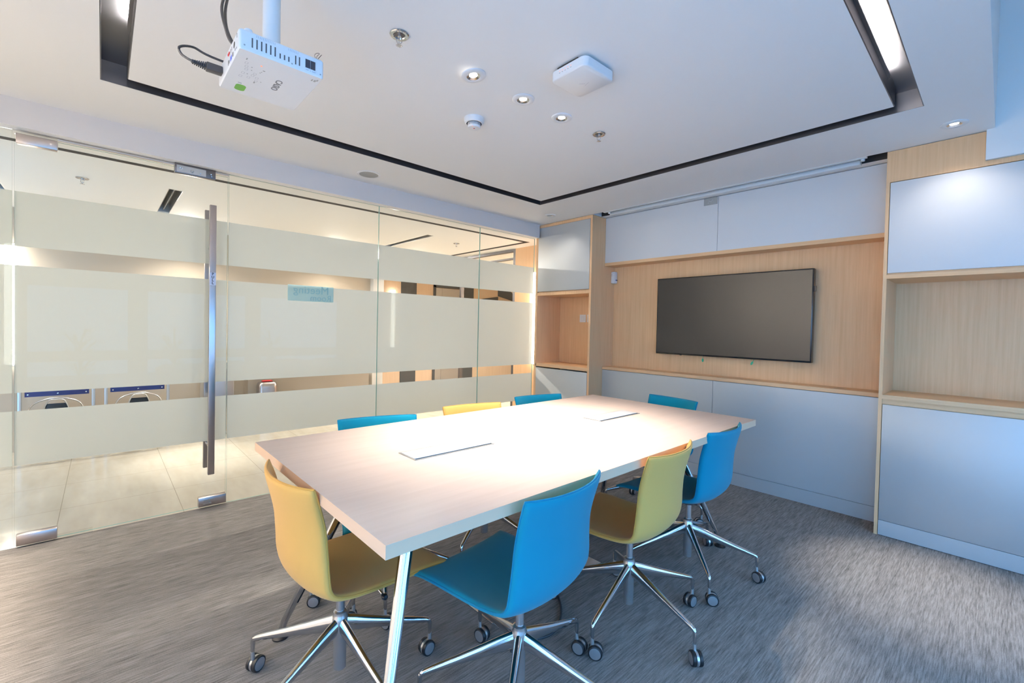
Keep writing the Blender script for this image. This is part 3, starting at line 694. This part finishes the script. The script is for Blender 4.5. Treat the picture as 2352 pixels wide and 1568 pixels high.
# key: x, z, half width, side wrap (forward), side lift (up)
KEY = [(-.222, .772, .198, .046, .004), (-.206, .715, .194, .050, .0), (-.190, .640, .191, .052, .0), (-.182, .560, .195, .050, .0), (-.176, .500, .202, .046, .004),
       (-.158, .448, .206, .034, .012), (-.120, .412, .208, .018, .024), (-.060, .396, .208, .006, .026), (.02, .392, .208, .0, .022), (.11, .396, .210, .0, .016),
       (.20, .402, .214, .0, .010), (.262, .402, .219, .004, .008), (.296, .394, .224, .006, .010)]
def make_chair(colour, label):
    ch = thing('swivel_chair', label, 'chair')
    prof = catmull(KEY, 4); NV = len(prof); NU = 21; half = .0105
    mid = [[None] * NU for _ in prof]
    for i, (x, z, w, wr, lf) in enumerate(prof):
        for j in range(NU):
            u_ = -1 + 2 * j / (NU - 1); uu = math.sin(u_ * PI / 2) * .35 + u_ * .65
            k2 = abs(uu) ** 2.2
            mid[i][j] = Vector((x + wr * k2, w * uu, z + lf * k2))
    nor = [[None] * NU for _ in prof]
    for i in range(NV):
        for j in range(NU):
            a = mid[min(i + 1, NV - 1)][j] - mid[max(i - 1, 0)][j]; c_ = mid[i][min(j + 1, NU - 1)] - mid[i][max(j - 1, 0)]
            nor[i][j] = a.cross(c_).normalized()     # towards the sitter
    def edge_f(i, j):
        d = min(i, NV - 1 - i, 2 * j, 2 * (NU - 1 - j)); return (.45, .80, .95)[d] if d < 3 else 1.0
    V = []; NRM = []
    for s_ in (1, -1):
        for i in range(NV):
            for j in range(NU): V.append(mid[i][j] + nor[i][j] * half * s_ * edge_f(i, j))
    N0 = NV * NU
    def idx(s_, i, j): return (0 if s_ > 0 else N0) + i * NU + j
    F = []; rows = []
    for i in range(NV - 1):
        for j in range(NU - 1):
            F.append((idx(1, i, j), idx(1, i + 1, j), idx(1, i + 1, j + 1), idx(1, i, j + 1))); rows.append(i)
            F.append((idx(-1, i, j), idx(-1, i, j + 1), idx(-1, i + 1, j + 1), idx(-1, i + 1, j))); rows.append(i)
        for j in (0, NU - 1):
            q = (idx(1, i, j), idx(-1, i, j), idx(-1, i + 1, j), idx(1, i + 1, j)); F.append(q if j == 0 else q[::-1]); rows.append(i)
    for j in range(NU - 1):
        F.append((idx(1, 0, j), idx(1, 0, j + 1), idx(-1, 0, j + 1), idx(-1, 0, j))); rows.append(0)
        F.append((idx(1, NV - 1, j), idx(-1, NV - 1, j), idx(-1, NV - 1, j + 1), idx(1, NV - 1, j + 1))); rows.append(NV - 2)
    whole = bpy.data.meshes.new('w'); whole.from_pydata([v_[:] for v_ in V], [], F); whole.update()
    bm = bmesh.new(); bm.from_mesh(whole); bmesh.ops.recalc_face_normals(bm, faces=bm.faces); bm.to_mesh(whole); bm.free()
    VN = [Vector(v_.normal) for v_ in whole.vertices]; FF = [tuple(p.vertices) for p in whole.polygons]
    cut = 22
    for nm, sel in (('backrest', lambda r_: r_ < cut), ('seat', lambda r_: r_ >= cut)):
        fs = [f_ for f_, r_ in zip(FF, rows) if sel(r_)]; used = sorted({i for f_ in fs for i in f_}); mp_ = {o_: k_ for k_, o_ in enumerate(used)}
        me = bpy.data.meshes.new(nm); me.from_pydata([V[i][:] for i in used], [], [tuple(mp_[i] for i in f_) for f_ in fs]); me.update()
        for p in me.polygons: p.use_smooth = True
        me.normals_split_custom_set_from_vertices([VN[i][:] for i in used])
        link(nm, me, 'fabric_' + colour, ch)
    # piped seam along the whole edge
    loop = [mid[i][0] for i in range(NV)] + [mid[NV - 1][j] for j in range(1, NU)] + [mid[i][NU - 1] for i in range(NV - 2, -1, -1)] + [mid[0][j] for j in range(NU - 2, 0, -1)]
    loop.append(loop[0]); loop.append(loop[1])
    nl = [nor[i][0] for i in range(NV)] + [nor[NV - 1][j] for j in range(1, NU)] + [nor[i][NU - 1] for i in range(NV - 2, -1, -1)] + [nor[0][j] for j in range(NU - 2, 0, -1)]; nl += nl[:2]
    pp = B(); pp.sweep([p + n_ * .0015 for p, n_ in zip(loop, nl)], .0036, 8, caps=False); pp.build('piping', 'piping_' + colour, ch)
    # mechanism and column
    B().box((-.075, -.06, .366), (.10, .06, .3835), 0, .004).cyl((0, 0, .34), (0, 0, .368), .026, .034, 20).build('seat_mount', 'groove_metal', ch)
    B().cyl((0, 0, .235), (0, 0, .350), .0145, n=24).build('gas_lift', 'chrome_dull', ch)
    B().lathe([(.0, .262), (.0165, .262), (.0225, .258), (.0225, .246), (.0255, .240), (.0265, .20), (.022, .170), (.0215, .060), (.0, .058)], 28).build('column', 'chrome_dull', ch)
    lv = B().sweep([(.05, -.04, .372), (.07, -.11, .366), (.075, -.150, .352)], .0035, 8).build('height_lever', 'chrome', ch)
    B().lathe([(0, .0), (.008, .002), (.011, .010), (.008, .020), (0, .022)], 14, 0, 'y', (.076, -.176, .348)).build('lever_knob', 'black_plastic', lv)
    leg0 = None
    for k_ in range(5):
        if leg0 is None:
            lg2 = B(); P_ = [(.012, 0, .212), (.05, 0, .203), (.12, 0, .184), (.20, 0, .162), (.27, 0, .143), (.312, 0, .131), (.323, 0, .126), (.3275, 0, .116), (.328, 0, .098), (.328, 0, .074)]
            Rr = [(.014, .030), (.0145, .027), (.0135, .021), (.012, .0155), (.0105, .012), (.0095, .0095), (.0085, .0085), (.0078, .0078), (.0075, .0075), (.0062, .0062)]
            lg2.sweep(P_, Rr, 16); leg0 = lg2.build('leg', 'chrome', ch)
            cs = B()
            for s_ in (-1, 1):
                y0_ = s_ * .0045; y1_ = s_ * .0205
                cs.lathe([(.0, y0_), (.024, y0_), (.0275, y0_ + s_ * .003), (.028, s_ * .012), (.0265, y1_ - s_ * .002), (.0225, y1_), (.0215, y1_ - s_ * .0008)], 28, 1, 'y', (0, 0, .028))
                cs.lathe([(.0215, y1_ - s_ * .0008), (.018, y1_ - s_ * .0004), (0, y1_ - s_ * .0002)], 28, 2, 'y', (0, 0, .028))
            cs.lathe([(.0, -.0045), (.0262, -.0045), (.0262, .0045), (0, .0045)], 28, 3, 'y', (0, 0, .028))
            cs.sweep([(.013, 0, .050), (.0145, 0, .078)], [.008, .0065], 12, 3)
            cas = cs.build('caster', ['chrome', 'black_rubber', 'caster_disc', 'steel_pale'], leg0, (.328, 0, 0))
            mesh0 = leg0
        else:
            l2 = leg0.copy(); COL.objects.link(l2); c2 = cas.copy(); COL.objects.link(c2); c2.parent = l2
    legs = [o_ for o_ in ch.children if o_.name.startswith('leg')]
    for k_, l_ in enumerate(legs): l_.rotation_euler = (0, 0, k_ * 2 * PI / 5)
    return ch
by = make_chair('yellow', ''); bb = make_chair('blue', '')
GROUPN = 'swivel chairs around the meeting table'
CH = [  # colour, x, y, facing deg, base phase deg, label, caster angles (world)
    ('yellow', -1.533, .616, 93, 5, 'yellow upholstered swivel chair at the near short end of the table', [-150, 95, 60, -60, 200]),
    ('blue', -1.070, 1.040, 186, 21, 'bright blue swivel chair with its back to the camera, nearest on the right side', [20, 195, 190, 240, 200]),
    ('yellow', -1.080, 1.714, 184, -9, 'yellow swivel chair between two blue chairs on the right side', [140, 80, 200, 30, -150]),
    ('blue', -1.105, 2.310, 181, 25, 'blue swivel chair at the right side of the table, nearest the television wall', [160, 140, 20, 200, 215]),
    ('blue', -1.605, 2.835, -98, 3, 'blue swivel chair at the far short end below the television', [40, 10, 100, 190, 240]),
    ('blue', -2.000, 1.012, -15, -25, 'blue swivel chair on the glass side of the table, nearest the door', [-160, 30, 100, 190, 240]),
    ('yellow', -2.013, 1.652, -10, 12, 'pale yellow swivel chair between two blue ones on the glass side', [10, 30, 100, 190, 240]),
    ('blue', -2.040, 2.255, -11, -4, 'blue swivel chair on the glass side, closest to the narrow cabinet', [60, 30, 100, 190, 240])]
first = {'yellow': by, 'blue': bb}; seen = set()
for colr, x, y, face, ph, lab, cang in CH:
    base = first[colr]
    o = base if colr not in seen else copy_tree(base); seen.add(colr)
    o.location = (x, y, 0); o.rotation_euler = (0, 0, math.radians(face)); tag(o, lab, 'chair', GROUPN)
    legs = sorted([c_ for c_ in o.children if c_.name.startswith('leg')], key=lambda q: q.name)
    for k_, l_ in enumerate(legs):
        la = ph - face + k_ * 72; l_.rotation_euler = (0, 0, math.radians(la))
        for c_ in l_.children: c_.rotation_euler = (0, 0, math.radians(cang[k_] - face - la)); c_.location = (.328 - .0135 * math.cos(math.radians(cang[k_] - face - la)), -.0135 * math.sin(math.radians(cang[k_] - face - la)), 0)

# cable and floor box under the table
o = B().sweep(smooth([(-1.40, 1.60, .006), (-1.30, 1.52, .006), (-1.235, 1.43, .006), (-1.215, 1.36, .006), (-1.235, 1.29, .006), (-1.262, 1.235, .006), (-1.245, 1.195, .006), (-1.25, 1.17, .006)]), .0055, 8).build('cable', 'cable_black')
tag(o, 'black cable curving over the carpet beneath the blue chair', 'cable')
o = B().sweep([(-1.292, 1.170, .008), (-1.262, 1.193, .008)], [(.006, .005), (.009, .007)], 10).sweep([(-1.262, 1.193, .007), (-1.205, 1.23, .006)], .004, 8).build('cable_plug', 'cable_black'); tag(o, 'short black plug end lying on the carpet by the blue chair base', 'plug')
o = B().box((-1.60, 1.22, .0005), (-1.42, 1.98, .007), 0, .002).build('floor_cover', 'chrome_dull'); tag(o, 'long polished metal cable cover on the carpet under the table', 'cable cover')

# ------------------------------------------------------------------ corridor beyond the glass
WXC = -6.15
cc = B(); gy0, gy1, gx0, gx1 = -2.0, 3.70, -3.795, -3.85
cc.box((gx0, -2.0, CZ), (GX - .005, 9.5, CZ + .05)); cc.box((-8.4, 3.72, CZ), (gx0, 9.5, CZ + .05)); 
cf = [(-4.35, -5.30, .372, .462), (-4.34, -5.36, 2.660, 2.745), (-4.34, -5.36, -.66, -.57)]
xs_ = [-8.4, -5.36, -4.34, gx1]
cc.box((-8.4, -2.0, CZ), (-5.36, 3.665, CZ + .05)); cc.box((-4.34, -2.0, CZ), (gx1, 3.665, CZ + .05))
ys = [-2.0] ; 
for (a, b_, y0, y1) in sorted(cf, key=lambda q: q[2]): cc.box((-5.36, ys[-1], CZ), (-4.34, y0, CZ + .05)); ys.append(y1)
cc.box((-5.36, ys[-1], CZ), (-4.34, 3.665, CZ + .05)); cc.box((-8.4, -2, CZ + .10), (GX - .005, 9.5, CZ + .13))
struct(cc.build('ceiling', 'corridor_ceiling_paint'))
struct(B().box((gx1, -2.0, CZ - .001), (gx0, 3.72, CZ + .03)).box((-8.4, 3.665, CZ - .001), (gx1, 3.72, CZ + .03)).build('trim_5', 'dark_gap'))
for (a, b_, y0, y1), lab in zip(cf, ('narrow grey ceiling slot diffuser seen through the glass door', 'narrow grey ceiling slot diffuser seen through the third pane', 'narrow grey ceiling slot diffuser at the far left behind the glass')):
    t_ = thing('slot_diffuser', lab, 'air diffuser', ((a + b_) / 2, (y0 + y1) / 2, CZ), 0, 'slot diffusers in the corridor ceiling')
    lx = abs(a - b_) / 2; ly = (y1 - y0) / 2
    B().box((-lx, -ly, .0), (lx, -ly + .004, .09)).box((-lx, ly - .004, .0), (lx, ly, .09)).box((-lx, -ly, 0), (-lx + .004, ly, .09)).box((lx - .004, -ly, 0), (lx, ly, .09)).build('frame', 'steel_pale', t_)
    B().box((-lx, -ly, .085), (lx, ly, .095)).box((-lx, -.004, .02), (lx, .004, .085)).build('baffle', 'grey_mesh', t_)
struct(bx('wall_corridor', (WXC - .1, -2.0, 0), (WXC, 3.0, CZ), 'cream_wall'))
struct(bx('trim_6', (WXC, 2.84, 0), (WXC + .10, 3.0, CZ), 'white_wall'))
struct(bx('wall_corridor_end', (-8.4, -2.1, 0), (GX, -2.0, CZ), 'cream_wall'))
struct(bx('wall_lobby', (-8.5, 3.0, 0), (-8.0, 9.5, CZ), 'oak_pale'))
struct(bx('wall_lobby_side', (-8.0, 2.9, 0), (WXC - .1, 3.0, CZ), 'cream_wall'))
for y0, y1 in ((4.33, 4.67), (5.76, 6.11)):
    o = bx('wall_panel', (-8.0, y0, 0), (-7.985, y1, CZ), 'grey_wall_panel'); tag(o, 'dark grey wall panel %s the lift door in the lobby' % ('left of' if y0 < 5 else 'right of'), 'wall panel', 'dark panels flanking the lift')
t_ = thing('lift_door', 'brushed steel lift doors in a dark frame in the far lobby', 'lift door', (-8.0, 5.43, 0))
B().box((0, -.36, 0), (.03, -.31, 2.10)).box((0, .31, 0), (.03, .34, 2.05)).box((0, -.36, 2.05), (.03, .34, 2.10)).build('door_frame', 'grey_wall_panel', t_)
B().box((0, -.305, 0), (.012, -.155, 2.04)).build('door_leaf', 'steel_pale', t_); B().box((0, -.150, 0), (.012, .30, 2.04)).build('door_leaf', 'steel_pale', t_)
# oak wall at the end and the glazed doors beside it
struct(bx('wall_end', (-4.235, 3.90, 0), (GX - .1, 4.0, CZ), 'oak'))
gd = thing('glazed_partition', 'steel framed glass partition at the end of the corridor beyond the far pane', 'partition', (0, 3.90, 0))
B().box((-4.275, 0, 0), (-4.235, .05, CZ - .002)).box((-5.40, 0, CZ - .035), (-4.275, .05, CZ - .002)).box((-5.40, 0, 2.13), (-4.275, .05, 2.15)).box((-5.44, 0, 0), (-5.40, .05, CZ - .002)).build('steel_frame', 'groove_metal', gd)
B().box((-5.40, .02, 0), (-4.275, .028, 2.13)).build('pane', 'glass', gd)
struct(bx('wall_lobby_back', (-8.0, 8.9, 0), (-3.8, 9.0, CZ), 'oak_pale')); struct(bx('wall_lobby_right', (-4.2, 4.0, 0), (-4.1, 8.9, CZ), 'oak_pale'))
for P, lab in (([(6.83, 2.25), (7.05, 2.25), (7.45, 1.92), (7.45, 1.85), (6.83, 1.97)], 'dark angular shape standing in for a reflection right of the lift, the larger upper one'), ([(6.83, 1.955), (6.35, 1.88), (6.83, 1.80)], 'dark triangular shape standing in for a reflection right of the lift, the small pointed one')):  # reflections in the partition glass, built as dark shapes on the wall
    n_ = len(P)
    o = B().add([(-7.984, y, z) for y, z in P] + [(-8.001, y, z) for y, z in P], [tuple(range(n_)), tuple(range(2 * n_ - 1, n_ - 1, -1))] + [(i, (i + 1) % n_, (i + 1) % n_ + n_, i + n_) for i in range(n_)]).build('reflection_shape', 'grey_wall_panel'); tag(o, lab, 'wall panel')
# tall tube sconces
sc = thing('wall_sconce', '', 'wall light')
B().box((-.03, -.004, .80), (.03, .0, 1.93)).build('back_plate', 'steel_pale', sc)
B().lathe([(0, .82), (.034, .82), (.038, .826), (.038, 1.914), (.034, 1.92), (0, 1.92)], 24, 0, 'z', (0, -.05, 0)).build('glass_tube', 'sconce_glass', sc)
for k_, (loc, rz, lab) in enumerate((((-3.845, 3.896, 0), 0, 'glowing tube wall light on the oak wall against the last pane'), ((-7.998, 4.14, 0), PI / 2, 'small glowing tube wall light on the oak lobby wall left of the lift'), ((WXC + .003, -.62, 0), PI / 2, 'glowing tube wall light at the far left behind the glass'))):
    o = sc if k_ == 0 else copy_tree(sc); o.location = loc; o.rotation_euler = (0, 0, rz); tag(o, lab, 'wall light', 'tube wall lights')
# corridor downlights that light the stone floor (their fittings sit above the frosted band)
for k_, (x, y, e_) in enumerate(((-5.84, .66, 1.3), (-5.84, 2.2, 1.0), (-5.84, -.8, .8), (-5.84, 3.4, .8), (-6.8, 4.6, 1.2), (-6.2, 6.6, 1.2), (-4.8, 4.9, 4.5))):
    o = copy_tree(dl); o.rotation_euler = (0, 0, 0); o.location = (x, y, CZ)
    tag(o, ['lit corridor downlight nearest the glass door', 'lit corridor downlight behind the pane with the room sign', 'lit corridor downlight left of the glass door', 'lit corridor downlight by the glazed partition', 'lit lobby downlight nearest the corridor', 'lit lobby downlight in front of the lift', 'lit downlight behind the glazed partition'][k_], 'downlight', 'corridor downlights')
    for q in list(o.children):
        if q.type == 'LIGHT': bpy.data.objects.remove(q)
    q = spot(o, P_CORR * e_, 160, .8, rad=.06)
    if k_ < 4: q.rotation_euler = (0, math.radians(-32), 0)
    if k_ == 0: q = spot(o, P_CORR * 2.2, 34, 1.0, rad=.03); q.rotation_euler = (0, math.radians(-23), 0)

# display stands against the corridor wall: posts, blue header board, arched rail, dark tray
st0 = thing('display_stand', '', 'stand')
for yy in (-.235, .235): B().box((.0, yy - .012, 0), (.03, yy + .012, .95), 0, .003).build('post', 'steel_pale', st0)
hb = B().box((.012, -.205, .555), (.018, .205, .75)).build('header_board', 'blue_board', st0)
bt = B()
for yy in (-.185, 0, .185): bt.lathe([(0, .004), (.006, .003), (.006, 0)], 10, 0, 'x', (.018, yy, .575))
bt.build('bolt', 'chrome', hb)
B().box((.010, -.222, 0.12), (.02, .222, .43)).build('poster_board', 'beige_wall', st0)
text('poster_lettering', 'REYNOLD X', .05, 'red_card', (0, 1, 0), (0, 0, 1), (.021, 0, .30), st0)
rail = smooth([(.18, -.185, .20), (.18, -.175, .42), (.18, -.145, .505), (.18, -.07, .545), (.18, 0, .555), (.18, .07, .545), (.18, .145, .505), (.18, .175, .42), (.18, .185, .20)])
B().sweep(rail, (.011, .006), 10).build('arched_rail', 'chrome_dull', st0)
B().sweep(smooth([(.19, -.105, .20), (.19, -.085, .42), (.19, -.05, .530), (.19, 0, .543), (.19, .05, .530), (.19, .085, .42), (.19, .105, .20)]), (.009, .005), 10).build('inner_rail', 'steel_pale', st0)
B().box((.16, -.070, .22), (.185, .070, .505), 0, .008).build('tray', 'black_plastic', st0)
for sy in (-1, 1): B().box((.02, sy * .165 - .01, .19), (.19, sy * .165 + .01, .21)).build('bracket', 'steel_pale', st0)
for k_, (x, y, lab) in enumerate(((-5.75, -.295, 'metal display stand with dark blue header, the one farther left behind the glass door'), (-5.75, .262, 'metal display stand with dark blue header nearer the door handle'))):
    o = st0 if k_ == 0 else copy_tree(st0); o.location = (x, y, 0); tag(o, lab, 'stand', 'display stands in the corridor')
t_ = thing('metal_cabinet', 'slim steel cabinet beside the display stands behind the door handle', 'cabinet', (-5.95, .93, 0))
B().box((-.12, -.12, 0), (.12, .17, .80), 0, .01).build('body', 'steel_pale', t_); B().box((.12, -.11, .03), (.126, .16, .72), 0, .002).build('front_door', 'steel_brushed', t_)
t_ = thing('litter_bin', 'rounded brushed steel litter bin behind the second glass pane', 'bin', (-5.78, 1.42, 0))
b_ = B(); rstack(b_, .09, .10, .05, [(0, .004), (.02, 0), (.50, 0), (.535, .006), (.552, .018), (.560, .034)]); b_.build('body', 'steel_brushed', t_)
B().box((-.03, -.05, .560), (.04, .05, .576), 0, .003).build('lid_flap', 'red_card', t_); B().box((-.035, -.055, .558), (.045, .055, .564)).build('lid_rim', 'black_plastic', t_)
t_ = thing('reception_counter', 'beige counter with white top against the corridor wall behind the room sign', 'counter', (-6.03, 2.0, 0))
B().box((-.115, -.76, .70), (.12, .76, .735), 0, .004).build('worktop', 'white_plastic', t_); B().box((-.115, -.74, 0), (.09, .74, .70)).build('front', 'beige_wall', t_)

# ------------------------------------------------------------------ planting outside the windows (seen only as reflections)
struct(bx('floor', (WX + .15, -3, -.1), (7, 7, -.05), 'outside_paving'))
def plant(x, y, h_, n_, sd, lab):
    random.seed(sd); t2 = thing('potted_plant', lab, 'plant', (x + .55, y, -.05), 0, 'plants outside the windows')
    B().lathe([(0, 0), (.13, 0), (.17, .32), (.15, .32), (.14, .28), (0, .28)], 20).build('pot', 'window_frame', t2)
    lf = B()
    for q in range(n_):
        a = random.uniform(0, 2 * PI); L_ = random.uniform(.35, .75) * h_ * .6; zb = .30 + random.uniform(0, .5) * h_; up_ = random.uniform(.2, 1.0); dx, dy = math.cos(a), math.sin(a); w_ = .018
        pts = [Vector((dx * .03, dy * .03, zb)), Vector((dx * L_ * .45, dy * L_ * .45, zb + L_ * up_ * .6)), Vector((dx * L_, dy * L_, zb + L_ * up_ * .45))]
        side = Vector((-dy, dx, 0)) * w_
        lf.add([pts[0] - side * .4, pts[0] + side * .4, pts[1] + side, pts[1] - side, pts[2]], [(0, 1, 2, 3), (3, 2, 4)])
    lf.build('leaves', 'leaf', t2); B().cyl((0, 0, .28), (0, 0, .32 + h_ * .5), .02, .01, 8).build('stem', 'bark', t2)
plant(1.75, -.25, 1.3, 60, 1, 'leafy plant outside the first window, seen in the glass reflection'); plant(1.8, .9, 1.2, 60, 2, 'leafy plant outside the second window, seen in the glass reflection'); plant(1.75, 2.4, 1.2, 60, 3, 'leafy plant outside the third window, seen in the glass reflection')
